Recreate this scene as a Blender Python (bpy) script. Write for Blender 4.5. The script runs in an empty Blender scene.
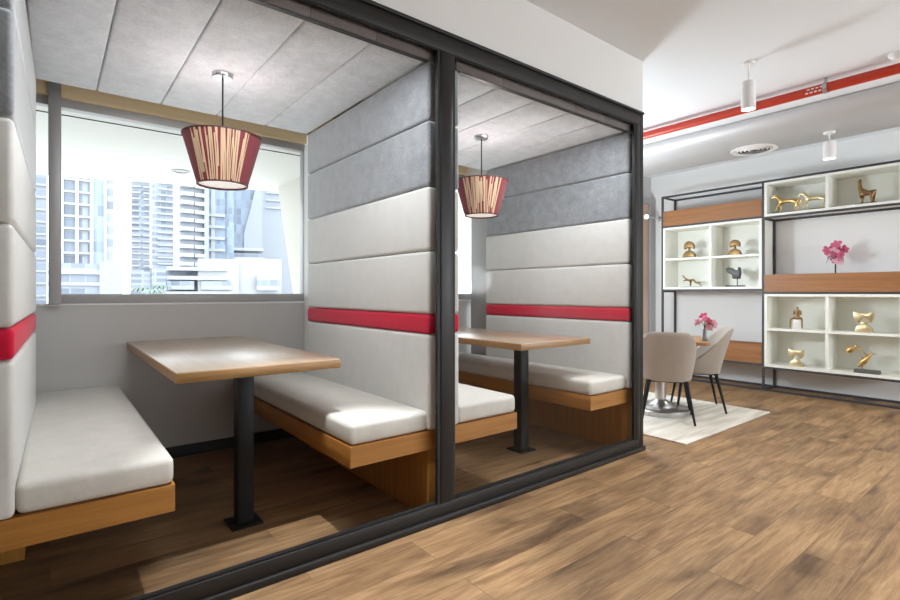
import bpy, bmesh, math, random
from mathutils import Vector, Matrix
random.seed(7)
S = bpy.context.scene
COL = S.collection
# ------------------------------------------------------------------ helpers
def setp(o, label=None, cat=None, group=None, kind=None):
    if label: o['label'] = label
    if cat: o['category'] = cat
    if group: o['group'] = group
    if kind: o['kind'] = kind
    return o
def empty(name, loc=(0, 0, 0), rz=0.0, label=None, cat=None, group=None):
    o = bpy.data.objects.new(name, None); COL.objects.link(o)
    o.location = loc; o.rotation_euler = (0, 0, rz); o.empty_display_size = .1
    return setp(o, label, cat, group)
def dup(o, parent=None):
    c = o.copy(); COL.objects.link(c)
    if parent is not None: c.parent = parent
    for ch in list(o.children): dup(ch, c)
    return c
class MB:
    """collects shapes into one bmesh"""
    def __init__(self): self.bm = bmesh.new()
    def box(self, a, b, bev=0.0, seg=2, mi=0):
        bm = bmesh.new(); bmesh.ops.create_cube(bm, size=1.0)
        lo = [min(a[i], b[i]) for i in range(3)]; hi = [max(a[i], b[i]) for i in range(3)]
        for v in bm.verts:
            v.co = Vector([lo[i] + (v.co[i] + .5) * (hi[i] - lo[i]) for i in range(3)])
        if bev > 0:
            bmesh.ops.bevel(bm, geom=bm.edges[:], offset=bev, segments=seg, profile=.5, affect='EDGES', clamp_overlap=True)
        for f in bm.faces: f.material_index = mi
        self._add(bm); return self
    def _add(self, bm):
        me = bpy.data.meshes.new('tmp'); bm.to_mesh(me); bm.free()
        self.bm.from_mesh(me); bpy.data.meshes.remove(me)
    def rings(self, rings, cap0=True, cap1=True, closed=True, mi=0):
        bm = self.bm; vs = [[bm.verts.new(p) for p in r] for r in rings]
        n = len(vs[0])
        for i in range(len(vs) - 1):
            for j in range(n if closed else n - 1):
                k = (j + 1) % n
                try: bm.faces.new((vs[i][j], vs[i][k], vs[i + 1][k], vs[i + 1][j])).material_index = mi
                except ValueError: pass
        if cap0 and closed: bm.faces.new(list(reversed(vs[0]))).material_index = mi
        if cap1 and closed: bm.faces.new(vs[-1]).material_index = mi
        return self
    def lathe(self, prof, c=(0, 0, 0), n=32, cap0=True, cap1=True, mi=0):
        R = [[(c[0] + r * math.cos(2 * math.pi * j / n), c[1] + r * math.sin(2 * math.pi * j / n), c[2] + z) for j in range(n)] for r, z in prof]
        return self.rings(R, cap0, cap1, True, mi)
    def tube(self, pts, r, n=10, mi=0, flat=1.0):
        pts = [Vector(p) for p in pts]; rs = r if isinstance(r, (list, tuple)) else [r] * len(pts)
        R = []; up = None
        for i, p in enumerate(pts):
            t = (pts[min(i + 1, len(pts) - 1)] - pts[max(i - 1, 0)]).normalized()
            if up is None:
                up = Vector((0, 0, 1)) if abs(t.z) < .9 else Vector((1, 0, 0))
            s = t.cross(up).normalized(); up = s.cross(t).normalized()
            R.append([p + rs[i] * (math.cos(2 * math.pi * j / n) * s + flat * math.sin(2 * math.pi * j / n) * up) for j in range(n)])
        return self.rings(R, True, True, True, mi)
    def ell(self, c, r, seg=16, mi=0, rot=None):
        bm = bmesh.new(); bmesh.ops.create_uvsphere(bm, u_segments=seg, v_segments=max(6, seg // 2), radius=1)
        M = Matrix.Diagonal((r[0], r[1], r[2], 1))
        if rot is not None: M = rot.to_4x4() @ M
        M = Matrix.Translation(c) @ M
        bmesh.ops.transform(bm, matrix=M, verts=bm.verts)
        for f in bm.faces: f.material_index = mi
        self._add(bm); return self
    def prism(self, poly, axis, a, b, bev=0.0, mi=0):
        """extrude a 2D polygon along axis ('x','y','z') from a to b"""
        def P(p, t):
            return {'x': (t, p[0], p[1]), 'y': (p[0], t, p[1]), 'z': (p[0], p[1], t)}[axis]
        bm = bmesh.new()
        A = [bm.verts.new(P(p, a)) for p in poly]; B = [bm.verts.new(P(p, b)) for p in poly]
        n = len(poly)
        for i in range(n): bm.faces.new((A[i], A[(i + 1) % n], B[(i + 1) % n], B[i]))
        bm.faces.new(list(reversed(A))); bm.faces.new(B)
        bmesh.ops.recalc_face_normals(bm, faces=bm.faces)
        if bev > 0: bmesh.ops.bevel(bm, geom=bm.edges[:], offset=bev, segments=2, profile=.5, affect='EDGES', clamp_overlap=True)
        for f in bm.faces: f.material_index = mi
        self._add(bm); return self
    def build(self, name, mat, parent=None, smooth=False, recalc=True, ang=40):
        if recalc: bmesh.ops.recalc_face_normals(self.bm, faces=self.bm.faces)
        me = bpy.data.meshes.new(name); self.bm.to_mesh(me); self.bm.free()
        for m in (mat if isinstance(mat, (list, tuple)) else [mat]): me.materials.append(m)
        if smooth:
            for p in me.polygons: p.use_smooth = True
            try: me.set_sharp_from_angle(angle=math.radians(ang))
            except Exception: pass
        o = bpy.data.objects.new(name, me); COL.objects.link(o)
        if parent is not None: o.parent = parent
        return o
def box(name, a, b, mat, parent=None, bev=0.0, seg=2, smooth=None):
    return MB().box(a, b, bev, seg).build(name, mat, parent, smooth=(bev > 0 if smooth is None else smooth), ang=60)
def struct(o, **k):
    o['kind'] = 'structure'; return o
def skin(name, verts, edges, radii, mat, parent=None, sub=2, root=0):
    me = bpy.data.meshes.new(name); me.from_pydata([tuple(v) for v in verts], edges, [])
    me.materials.append(mat)
    o = bpy.data.objects.new(name, me); COL.objects.link(o)
    if parent is not None: o.parent = parent
    bpy.context.view_layer.objects.active = o
    m = o.modifiers.new('skin', 'SKIN'); m.use_smooth_shade = True
    if not me.skin_vertices: 
        bm = bmesh.new(); bm.from_mesh(me); bm.verts.layers.skin.verify(); bm.to_mesh(me); bm.free()
    for i, d in enumerate(me.skin_vertices[0].data):
        r = radii[i]; d.radius = (r, r) if not isinstance(r, tuple) else r; d.use_root = (i == root)
    s = o.modifiers.new('sub', 'SUBSURF'); s.levels = sub; s.render_levels = sub
    # bake to a plain mesh
    dg = bpy.context.evaluated_depsgraph_get(); ev = o.evaluated_get(dg)
    nm = bpy.data.meshes.new_from_object(ev); o.modifiers.clear(); o.data = nm
    if not nm.materials: nm.materials.append(mat)
    for p in nm.polygons: p.use_smooth = True
    return o
# ------------------------------------------------------------------ materials
def mat(name, col=(.8, .8, .8), rough=.5, metal=0.0, spec=.5, sheen=0.0):
    m = bpy.data.materials.new(name); m.use_nodes = True
    b = m.node_tree.nodes['Principled BSDF']
    b.inputs['Base Color'].default_value = (*col, 1); b.inputs['Roughness'].default_value = rough
    b.inputs['Metallic'].default_value = metal; b.inputs['Specular IOR Level'].default_value = spec
    if sheen: b.inputs['Sheen Weight'].default_value = sheen
    return m
def nodes(m): return m.node_tree.nodes, m.node_tree.links, m.node_tree.nodes['Principled BSDF']
def N(nt, t, **k):
    n = nt.new(t)
    for a, v in k.items(): setattr(n, a, v)
    return n
def ramp(nt, stops):
    r = nt.new('ShaderNodeValToRGB'); e = r.color_ramp.elements
    while len(e) < len(stops): e.new(.5)
    for i, (p, c) in enumerate(stops): e[i].position = p; e[i].color = (*c, 1)
    return r
def coords(nt, lk, scale=(1, 1, 1), kind='geo', rot=(0, 0, 0)):
    mp = nt.new('ShaderNodeMapping'); mp.inputs['Scale'].default_value = scale; mp.inputs['Rotation'].default_value = rot
    if kind == 'geo':
        g = nt.new('ShaderNodeNewGeometry'); lk.new(g.outputs['Position'], mp.inputs['Vector'])
    else:
        g = nt.new('ShaderNodeTexCoord'); lk.new(g.outputs['Object'], mp.inputs['Vector'])
    return mp
def fabric(name, col, var=.10, bump=.12, scale=420, sheen=.15):
    m = mat(name, col, .92, 0, .15, sheen); nt, lk, b = nodes(m)
    mp = coords(nt, lk)
    n1 = N(nt, 'ShaderNodeTexNoise'); n1.inputs['Scale'].default_value = scale; n1.inputs['Detail'].default_value = 3
    n2 = N(nt, 'ShaderNodeTexNoise'); n2.inputs['Scale'].default_value = 14; n2.inputs['Detail'].default_value = 5
    n3 = N(nt, 'ShaderNodeTexNoise'); n3.inputs['Scale'].default_value = 90; n3.inputs['Detail'].default_value = 3
    for n in (n1, n2, n3): lk.new(mp.outputs[0], n.inputs['Vector'])
    mx = N(nt, 'ShaderNodeMix', data_type='FLOAT'); mx.inputs[0].default_value = .5
    lk.new(n3.outputs[0], mx.inputs[2]); lk.new(n2.outputs[0], mx.inputs[3])
    r = ramp(nt, [(.3, tuple(c * (1 - var) for c in col)), (.7, tuple(min(1, c * (1 + var)) for c in col))])
    lk.new(mx.outputs[0], r.inputs[0]); lk.new(r.outputs[0], b.inputs['Base Color'])
    bp = N(nt, 'ShaderNodeBump'); bp.inputs['Strength'].default_value = bump; bp.inputs['Distance'].default_value = .004
    lk.new(n1.outputs[0], bp.inputs['Height']); lk.new(bp.outputs[0], b.inputs['Normal'])
    return m
def wood(name, c1, c2, rough=.4, along='x', scale=1.0, spec=.5):
    m = mat(name, c1, rough, 0, spec); nt, lk, b = nodes(m)
    sc = {'x': (1.2, 26, 26), 'y': (26, 1.2, 26), 'z': (26, 26, 1.2)}[along]
    mp = coords(nt, lk, tuple(s * scale for s in sc))
    n = N(nt, 'ShaderNodeTexNoise'); n.inputs['Scale'].default_value = 1.6; n.inputs['Detail'].default_value = 7; n.inputs['Roughness'].default_value = .62; n.inputs['Distortion'].default_value = .5
    lk.new(mp.outputs[0], n.inputs['Vector'])
    r = ramp(nt, [(.32, c2), (.68, c1)]); lk.new(n.outputs[0], r.inputs[0]); lk.new(r.outputs[0], b.inputs['Base Color'])
    bp = N(nt, 'ShaderNodeBump'); bp.inputs['Strength'].default_value = .06; bp.inputs['Distance'].default_value = .003
    lk.new(n.outputs[0], bp.inputs['Height']); lk.new(bp.outputs[0], b.inputs['Normal'])
    return m
def plaster(name, col, rough=.7, bump=.03):
    m = mat(name, col, rough, 0, .25); nt, lk, b = nodes(m)
    mp = coords(nt, lk); n = N(nt, 'ShaderNodeTexNoise'); n.inputs['Scale'].default_value = 60; n.inputs['Detail'].default_value = 4
    lk.new(mp.outputs[0], n.inputs['Vector'])
    bp = N(nt, 'ShaderNodeBump'); bp.inputs['Strength'].default_value = bump; bp.inputs['Distance'].default_value = .003
    lk.new(n.outputs[0], bp.inputs['Height']); lk.new(bp.outputs[0], b.inputs['Normal'])
    return m
def floor_mat():
    m = mat('oak_planks', (.3, .2, .1), .42, 0, .4); nt, lk, b = nodes(m)
    mp = coords(nt, lk)
    br = N(nt, 'ShaderNodeTexBrick'); br.offset = .37; br.offset_frequency = 2
    br.inputs['Scale'].default_value = 1; br.inputs['Brick Width'].default_value = 1.25; br.inputs['Row Height'].default_value = .185
    br.inputs['Mortar Size'].default_value = .0016; br.inputs['Mortar Smooth'].default_value = .3; br.inputs['Bias'].default_value = 0
    br.inputs['Color1'].default_value = (0, 0, 0, 1); br.inputs['Color2'].default_value = (1, 1, 1, 1); br.inputs['Mortar'].default_value = (.5, .5, .5, 1)
    lk.new(mp.outputs[0], br.inputs['Vector'])
    # offset the grain per plank
    ad = N(nt, 'ShaderNodeVectorMath', operation='MULTIPLY_ADD'); ad.inputs[1].default_value = (7.3, 3.1, 5.7)
    lk.new(br.outputs['Color'], ad.inputs[0]); lk.new(mp.outputs[0], ad.inputs[2])
    m2 = N(nt, 'ShaderNodeMapping'); m2.inputs['Scale'].default_value = (1.6, 16, 1); lk.new(ad.outputs[0], m2.inputs['Vector'])
    n1 = N(nt, 'ShaderNodeTexNoise'); n1.inputs['Scale'].default_value = 1.5; n1.inputs['Detail'].default_value = 8; n1.inputs['Roughness'].default_value = .65; n1.inputs['Distortion'].default_value = .9
    lk.new(m2.outputs[0], n1.inputs['Vector'])
    m3 = N(nt, 'ShaderNodeMapping'); m3.inputs['Scale'].default_value = (1.2, 3.4, 1); lk.new(ad.outputs[0], m3.inputs['Vector'])
    n2 = N(nt, 'ShaderNodeTexNoise'); n2.inputs['Scale'].default_value = 1.5; n2.inputs['Detail'].default_value = 4; n2.inputs['Distortion'].default_value = .6
    lk.new(m3.outputs[0], n2.inputs['Vector'])
    m4 = N(nt, 'ShaderNodeMapping'); m4.inputs['Scale'].default_value = (5, 95, 1); lk.new(ad.outputs[0], m4.inputs['Vector'])
    n4 = N(nt, 'ShaderNodeTexNoise'); n4.inputs['Scale'].default_value = 1.4; n4.inputs['Detail'].default_value = 4; lk.new(m4.outputs[0], n4.inputs['Vector'])
    r4 = ramp(nt, [(.30, (.72, .69, .66)), (.55, (1, 1, 1))]); lk.new(n4.outputs[0], r4.inputs[0])
    r1 = ramp(nt, [(.26, (.165, .09, .046)), (.50, (.335, .205, .102)), (.75, (.47, .31, .165))]); lk.new(n1.outputs[0], r1.inputs[0])
    r2 = ramp(nt, [(.28, (.30, .28, .29)), (.42, (.72, .71, .71)), (.58, (1.0, 1.0, 1.0))]); lk.new(n2.outputs[0], r2.inputs[0])
    mu = N(nt, 'ShaderNodeMix', data_type='RGBA', blend_type='MULTIPLY'); mu.inputs[0].default_value = .9
    lk.new(r1.outputs[0], mu.inputs[6]); lk.new(r2.outputs[0], mu.inputs[7])
    rp = ramp(nt, [(0, (.80, .79, .79)), (.5, (.95, .93, .91)), (1, (1.1, 1.08, 1.04))]); lk.new(br.outputs['Color'], rp.inputs[0])
    mu2 = N(nt, 'ShaderNodeMix', data_type='RGBA', blend_type='MULTIPLY'); mu2.inputs[0].default_value = .85
    lk.new(mu.outputs[2], mu2.inputs[6]); lk.new(rp.outputs[0], mu2.inputs[7])
    mu3 = N(nt, 'ShaderNodeMix', data_type='RGBA', blend_type='MULTIPLY'); mu3.inputs[0].default_value = .8
    lk.new(mu2.outputs[2], mu3.inputs[6]); lk.new(r4.outputs[0], mu3.inputs[7])
    mo = N(nt, 'ShaderNodeMix', data_type='RGBA'); mo.inputs[7].default_value = (.11, .065, .035, 1)
    mf = N(nt, 'ShaderNodeMath', operation='MULTIPLY'); mf.inputs[1].default_value = .75
    lk.new(br.outputs['Fac'], mf.inputs[0]); lk.new(mf.outputs[0], mo.inputs[0]); lk.new(mu3.outputs[2], mo.inputs[6])
    lk.new(mo.outputs[2], b.inputs['Base Color'])
    rr = N(nt, 'ShaderNodeMapRange'); rr.inputs[3].default_value = .36; rr.inputs[4].default_value = .55
    lk.new(n1.outputs[0], rr.inputs[0]); lk.new(rr.outputs[0], b.inputs['Roughness'])
    bp = N(nt, 'ShaderNodeBump'); bp.inputs['Strength'].default_value = .12; bp.inputs['Distance'].default_value = .003
    lk.new(n1.outputs[0], bp.inputs['Height']); lk.new(bp.outputs[0], b.inputs['Normal'])
    return m
def glass_mat(name, tint=(.96, .98, .98), refl=.05):
    m = bpy.data.materials.new(name); m.use_nodes = True; nt = m.node_tree.nodes; lk = m.node_tree.links; nt.clear()
    out = nt.new('ShaderNodeOutputMaterial'); mix = nt.new('ShaderNodeMixShader'); t = nt.new('ShaderNodeBsdfTransparent'); g = nt.new('ShaderNodeBsdfGlossy')
    t.inputs[0].default_value = (*tint, 1); g.inputs['Roughness'].default_value = .02
    lw = nt.new('ShaderNodeLayerWeight'); lw.inputs[0].default_value = .25
    mu = nt.new('ShaderNodeMath'); mu.operation = 'MULTIPLY'; mu.inputs[1].default_value = refl * 4
    lk.new(lw.outputs['Fresnel'], mu.inputs[0]); lk.new(mu.outputs[0], mix.inputs[0])
    lk.new(t.outputs[0], mix.inputs[1]); lk.new(g.outputs[0], mix.inputs[2]); lk.new(mix.outputs[0], out.inputs[0])
    return m
def emis(name, col, s):
    m = mat(name, col, .5); b = m.node_tree.nodes['Principled BSDF']
    b.inputs['Emission Color'].default_value = (*col, 1); b.inputs['Emission Strength'].default_value = s
    return m
def facade(name, wallc, glassc, fx, fz, gx, gz, rot=0.0):
    """window grid: fx,fz cell size (m), gx,gz share of the cell that is glass"""
    m = mat(name, wallc, .5, 0, .3); nt, lk, b = nodes(m)
    tc = N(nt, 'ShaderNodeTexCoord'); sx = N(nt, 'ShaderNodeSeparateXYZ'); lk.new(tc.outputs['Object'], sx.inputs[0])
    add = N(nt, 'ShaderNodeMath', operation='ADD'); lk.new(sx.outputs[0], add.inputs[0]); lk.new(sx.outputs[1], add.inputs[1])
    def cell(src, size, share):
        d = N(nt, 'ShaderNodeMath', operation='DIVIDE'); d.inputs[1].default_value = size; lk.new(src, d.inputs[0])
        f = N(nt, 'ShaderNodeMath', operation='FRACT'); lk.new(d.outputs[0], f.inputs[0])
        l = N(nt, 'ShaderNodeMath', operation='LESS_THAN'); l.inputs[1].default_value = share; lk.new(f.outputs[0], l.inputs[0])
        fl = N(nt, 'ShaderNodeMath', operation='FLOOR'); lk.new(d.outputs[0], fl.inputs[0])
        return l.outputs[0], fl.outputs[0]
    a, ia = cell(add.outputs[0], fx, gx); c, ic = cell(sx.outputs[2], fz, gz)
    mu = N(nt, 'ShaderNodeMath', operation='MULTIPLY'); lk.new(a, mu.inputs[0]); lk.new(c, mu.inputs[1])
    cb = N(nt, 'ShaderNodeCombineXYZ'); lk.new(ia, cb.inputs[0]); lk.new(ic, cb.inputs[1])
    wn = N(nt, 'ShaderNodeTexWhiteNoise'); lk.new(cb.outputs[0], wn.inputs['Vector'])
    rg = ramp(nt, [(0, tuple(x * .75 for x in glassc)), (1, tuple(min(1, x * 1.25) for x in glassc))]); lk.new(wn.outputs['Value'], rg.inputs[0])
    mx = N(nt, 'ShaderNodeMix', data_type='RGBA'); mx.inputs[6].default_value = (*wallc, 1); lk.new(rg.outputs[0], mx.inputs[7]); lk.new(mu.outputs[0], mx.inputs[0])
    lk.new(mx.outputs[2], b.inputs['Base Color'])
    return m

M = {}
M['floor'] = floor_mat()
M['white'] = plaster('white_paint', (.80, .80, .79))
M['ceil'] = plaster('ceiling_paint', (.80, .825, .855))
M['sillwall'] = plaster('warm_grey_paint', (.55, .54, .525))
M['grey'] = fabric('grey_felt', (.235, .248, .268), .32, .2, 420, 1.0)
M['ceilfelt'] = fabric('light_grey_felt', (.60, .635, .675), .2, .2, 420, .6)
M['taupe'] = fabric('dark_taupe_felt', (.20, .175, .17), .12, .1)
M['beige'] = fabric('beige_linen', (.67, .66, .64), .06)
M['red'] = fabric('red_fabric', (.60, .012, .045), .10)
M['seat'] = fabric('seat_linen', (.66, .635, .59), .08, .2)
M['chairfab'] = fabric('taupe_upholstery', (.37, .325, .28), .05, .06)
M['metal'] = mat('dark_bronze_metal', (.015, .0135, .0135), .42, .0, .4)
M['gasket'] = mat('black_gasket', (.006, .006, .006), .6)
M['leg'] = mat('black_powder_coat', (.010, .010, .011), .5, 0, .25)
M['alu'] = mat('taupe_window_aluminium', (.39, .38, .38), .4, .2)
M['oakx'] = wood('veneer_along_x', (.46, .21, .046), (.33, .135, .027), .38, 'x')
M['oaky'] = wood('veneer_along_y', (.46, .21, .046), (.33, .135, .027), .38, 'y')
M['oakz'] = wood('veneer_upright', (.46, .21, .046), (.33, .135, .027), .42, 'z')
M['table'] = wood('table_laminate', (.44, .29, .175), (.34, .215, .12), .34, 'y', 1.0, .9)
M['table'].node_tree.nodes['Principled BSDF'].inputs['Coat Weight'].default_value = 1.0; M['table'].node_tree.nodes['Principled BSDF'].inputs['Coat Roughness'].default_value = .27; M['table'].node_tree.nodes['Principled BSDF'].inputs['Coat IOR'].default_value = 2.1
M['edge'] = wood('laminate_edge', (.36, .20, .075), (.27, .14, .045), .4, 'x')
M['beam'] = wood('pale_timber', (.93, .76, .48), (.87, .67, .39), .5, 'x', .5)
M['shelfwood'] = wood('shelf_walnut', (.37, .165, .058), (.26, .105, .034), .45, 'y')
M['shelfwhite'] = mat('cream_lacquer', (.85, .85, .785), .4)
M['shelfmetal'] = mat('anthracite_tube', (.045, .043, .048), .45)
M['glass'] = glass_mat('clear_glass', (.985, .99, .99), .008)
M['winglass'] = glass_mat('window_glass', (.95, .975, .985), .03)
M['skirt'] = mat('black_skirting', (.012, .012, .013), .5)
M['pipe'] = mat('red_gloss_paint', (.50, .036, .014), .35)
M['duct'] = mat('galvanised_grey', (.55, .55, .555), .48, .3)
M['lampwhite'] = mat('white_powder_coat', (.82, .81, .80), .4)
M['chrome'] = mat('brushed_steel', (.55, .55, .55), .3, 1.0)
M['gold'] = mat('polished_brass', (.78, .52, .20), .25, 1.0)
M['bronze'] = mat('aged_bronze', (.24, .145, .06), .42, .8)
M['palegold'] = mat('pale_brass', (.82, .70, .42), .28, .9)
M['verdigris'] = mat('dark_patina', (.07, .075, .07), .45, .4)
M['base'] = mat('black_stone', (.02, .02, .02), .35)
M['marble'] = mat('white_stone', (.82, .80, .78), .35)
M['maroon'] = fabric('maroon_shade_fabric', (.24, .05, .06), .1, .05)
M['strand'] = mat('gold_glow_strand', (.74, .54, .36), .55)
M['diff'] = emis('opal_diffuser', (.95, .90, .84), .35)
M['led'] = emis('warm_led', (1, .86, .62), 6.0)
M['dark'] = mat('vent_black', (.02, .02, .02), .6)
M['petal'] = mat('orchid_pink', (.72, .16, .30), .5)
M['petal2'] = mat('orchid_pale_pink', (.80, .48, .56), .5)
M['stem'] = mat('dark_stem', (.03, .035, .02), .5)
M['concrete'] = plaster('balcony_render', (.62, .60, .55))
M['soffit'] = plaster('soffit_paint', (.70, .70, .685))
def translucent(m, amt, col):
    nt, lk, b = nodes(m); out = [n for n in nt if n.type == 'OUTPUT_MATERIAL'][0]
    t = nt.new('ShaderNodeBsdfTranslucent'); t.inputs[0].default_value = (*col, 1)
    mx = nt.new('ShaderNodeMixShader'); mx.inputs[0].default_value = amt
    lk.new(b.outputs[0], mx.inputs[1]); lk.new(t.outputs[0], mx.inputs[2]); lk.new(mx.outputs[0], out.inputs[0])
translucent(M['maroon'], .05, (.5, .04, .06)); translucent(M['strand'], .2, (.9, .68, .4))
translucent(M['petal'], .3, (.8, .2, .35)); translucent(M['petal2'], .3, (.85, .55, .6))

# ------------------------------------------------------------------ dimensions (m)
H = 1.10                     # eye height
YG = 1.91                    # front of the glazed partition
YP0, YP1 = 1.968, 3.437      # upholstery front / back
YW = 3.78                    # window wall
ZC = 2.727                   # room ceiling
ZB = 2.228                   # booth ceiling underside
PX = [(-.250, -.070), (1.432, 1.628), (3.150, 3.312)]     # upholstered partitions
XS, XW = 6.29, 6.65          # shelf front, end wall
ZF = 2.357                   # frame top
XE = 3.262                   # end of the glazed partition

# ------------------------------------------------------------------ setting
struct(box('floor', (-4.2, -4.6, -.12), (6.85, 3.95, 0), M['floor']))
struct(box('ceiling', (-4.2, -4.6, ZC), (6.85, 3.95, ZC + .2), M['ceil']))
struct(box('wall_right', (XW, -4.6, 0), (XW + .2, 3.95, ZC), M['white']))
struct(box('wall_left', (-4.2, -4.6, 0), (-4.05, 3.95, ZC), M['white']))
# rear wall (behind the viewpoint) with unseen open bays, added to let sky light in
mb = MB()
mb.box((-4.05, -4.6, 0), (XW, -4.45, .35)); mb.box((-4.05, -4.6, 2.62), (XW, -4.45, ZC))
mb.box((-4.05, -4.6, .35), (1.9, -4.45, 2.62))
for x in (1.9, 3.85, 6.45): mb.box((x, -4.6, .35), (x + .2, -4.45, 2.62))
struct(mb.build('wall_rear', M['white']))
# window wall: low wall under the windows, lintel over, piers
mb = MB()
mb.box((-4.05, YW, 0), (XW, 3.95, 1.027)); mb.box((-4.05, YW + .02, 2.405), (XW, 3.95, ZC))
mb.box((-4.05, YW, 1.027), (-.9, 3.95, 2.405))
struct(mb.build('wall_back', M['sillwall']))
struct(box('baseboard_back', (-4.05, YW - .014, 0), (3.3, YW, .075), M['skirt']))
struct(box('trim_1', (-.9, YW - .004, 1.022), (3.3, YW + .12, 1.036), M['white'], bev=.004))
# white wall over the glazed partition
struct(box('wall_front', (-4.05, YG + .016, ZF), (XE, YG + .14, ZC), M['white']))
struct(box('trim_7', (3.215, YG + .058, ZB + .001), (XE, YG + .141, ZF), M['white']))
struct(box('wall_side', (XE - .06, YG + .142, ZB + .001), (XE, 3.80, ZC), M['white']))
struct(box('wall_partition', (-4.05, YG + .016, 0), (-.302, YG + .14, ZF), M['white']))

def window(n, x0, x1, mullions, z0=1.036, z1=2.405, inner_top=2.212, bottom_from=None, side=.03):
    w = struct(empty('window_%d' % n))
    mb = MB()
    mb.box((x0, YW + .02, inner_top), (x1, YW + .09, z1), .004)
    mb.box((bottom_from if bottom_from is not None else x0, YW + .01, z0), (x1, YW + .09, 1.094), .006)
    mb.box((x0, YW + .02, z0), (x0 + side, YW + .09, z1), .004); mb.box((x1 - side, YW + .02, z0), (x1, YW + .09, z1), .004)
    mb.build('window_frame', M['alu'], w, True)
    for a, b in mullions: box('mullion', (a, YW - .06, 1.037), (b, YW + .07, 2.46), M['alu'], w, .006)
    box('window_pane', (x0 + side, YW + .05, z0), (x1 - side, YW + .056, inner_top), M['winglass'], w)
    return w
window(1, -.9, 1.566, [(-.008, .052)], bottom_from=.03, side=.012)
window(2, 1.62, 3.46, [(3.345, 3.372)], side=.05)
window(3, 3.52, 6.33, [(4.4, 4.45), (5.3, 5.35)], side=.05)
struct(box('trim_2', (6.33, YW - .012, 0), (6.52, YW + .15, 2.33), wood('beige_panel', (.62, .47, .38), (.58, .43, .34), .6, 'z')))
mb = MB(); mb.box((6.53, YW - .05, 0), (6.645, YW + .08, 2.41)); mb.box((6.33, YW - .05, 2.33), (6.53, YW + .08, 2.41))
struct(mb.build('trim_3', M['alu']))
# timber beams over the booth windows
bm1 = box('trim_4', (-.9, YW - .03, 2.262), (1.56, YW + .015, 2.50), M['beam']); struct(bm1)
bm2 = box('trim_5', (1.61, YW - .03, 2.262), (3.22, YW + .015, 2.50), M['beam']); struct(bm2)

# ------------------------------------------------------------------ upholstered partitions
def partition(i, label):
    x0, x1 = PX[i]; xc = (x0 + x1) / 2
    t = empty('upholstered_partition', (xc, (YP0 + YP1) / 2, 0), 0, label, 'partition', 'padded partitions between the booths')
    if i == 0: t.rotation_euler.z = math.radians(-1.0)
    def P(a, b, name, m, bev=.016, lab=None):
        o = MB().box((a[0] - xc, a[1] - (YP0 + YP1) / 2, a[2]), (b[0] - xc, b[1] - (YP0 + YP1) / 2, b[2]), bev, 4).build(name, m, t, True, ang=80)
        if lab: o['label'] = lab
        return o
    g = .0016
    for z0, z1, m, lab in ((1.942, ZB, 'grey', 'dark grey felt pad'), (1.62, 1.942, 'grey', 'dark grey felt pad'), (1.306, 1.62, 'beige', 'beige linen pad'),
                           (.996, 1.306, 'beige', 'beige linen pad'), (.90, .996, 'red', 'red fabric band'), (.43, .90, 'beige', 'beige linen pad')):
        P((x0, YP0, z0 + g), (x1, YP1, z1 - g), 'pad', M[m], .018 if m != 'red' else .016, lab)
    P((x0 + .012, YP0 + (.75 if i == 0 else .02), 0), (x1 - .012, YP1, .335), 'plinth_panel', M['oakz'], .002, 'orange-brown veneer base panel')
    P((xc + .008, YP1 - .01, .0), (xc + .062, YW - (.035 if i != 9 else 0), ZB), 'core_panel', M['white' if i == 1 else 'alu'], .002, 'pale painted edge board' if i == 1 else 'taupe edge board')
    return t
partition(0, 'grey, beige and red padded partition at the left edge, behind the first bench')
partition(1, 'grey, beige and red padded partition standing between the two booths')
partition(2, 'grey, beige and red padded partition closing the farther booth beside the lounge')

# ------------------------------------------------------------------ booth ceilings
def booth_ceiling(xs, label):
    t = empty('padded_ceiling', ((xs[0] + xs[-1]) / 2, 2.7, ZB), 0, label, 'ceiling pads', 'padded booth ceilings')
    cx = t.location.x
    for a, b in zip(xs, xs[1:]):
        MB().box((a - cx + .0015, YP0 - 2.7, 0), (b - cx - .0015, YP1 - 2.7, .062), .012, 3).build('ceiling_pad', M['ceilfelt'], t, True, ang=80)
        ea = .03 if a == xs[0] else 0; eb = .055 if b == xs[-1] else 0
        box('fascia_strip', (a - cx + .001 - ea, YP0 - 2.7 - .008, -.004), (b - cx - .001 + eb, YP0 - 2.7 - .001, .062), M['taupe'], t, .002)['label'] = 'dark taupe front edge strip'
    box('backing_board', (xs[0] - cx - .05, YP0 - 2.7 + .01, .064), (xs[-1] - cx + .05, YP1 - 2.7, .082), M['metal'], t)
    # added strip light and its channel, put in to brighten the booth
    box('fill_strip_channel', (xs[0] - cx + .003, YP0 - 2.7 - .001, -.006), (xs[-1] - cx - .003, YP0 - 2.7 + .026, .006), M['metal'], t)
    L = bpy.data.lights.new('fill_strip', 'AREA'); L.shape = 'RECTANGLE'; L.size = 1.0; L.size_y = .012; L.energy = 13; L.color = (.95, .98, 1.0)
    lo = bpy.data.objects.new('fill_strip', L); COL.objects.link(lo); lo.parent = t; lo.location = (0, YP0 - 2.7 + .034, -.012)
    lo.rotation_euler = Vector((0, .10, -1)).to_track_quat('-Z', 'Y').to_euler()
    return t
booth_ceiling([-.075, .205, .52, .83, 1.14, 1.436], 'row of light grey felt pads overhead in the nearer booth')
booth_ceiling([1.628, 1.93, 2.24, 2.55, 2.86, 3.150], 'row of light grey felt pads overhead in the farther booth')

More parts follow.
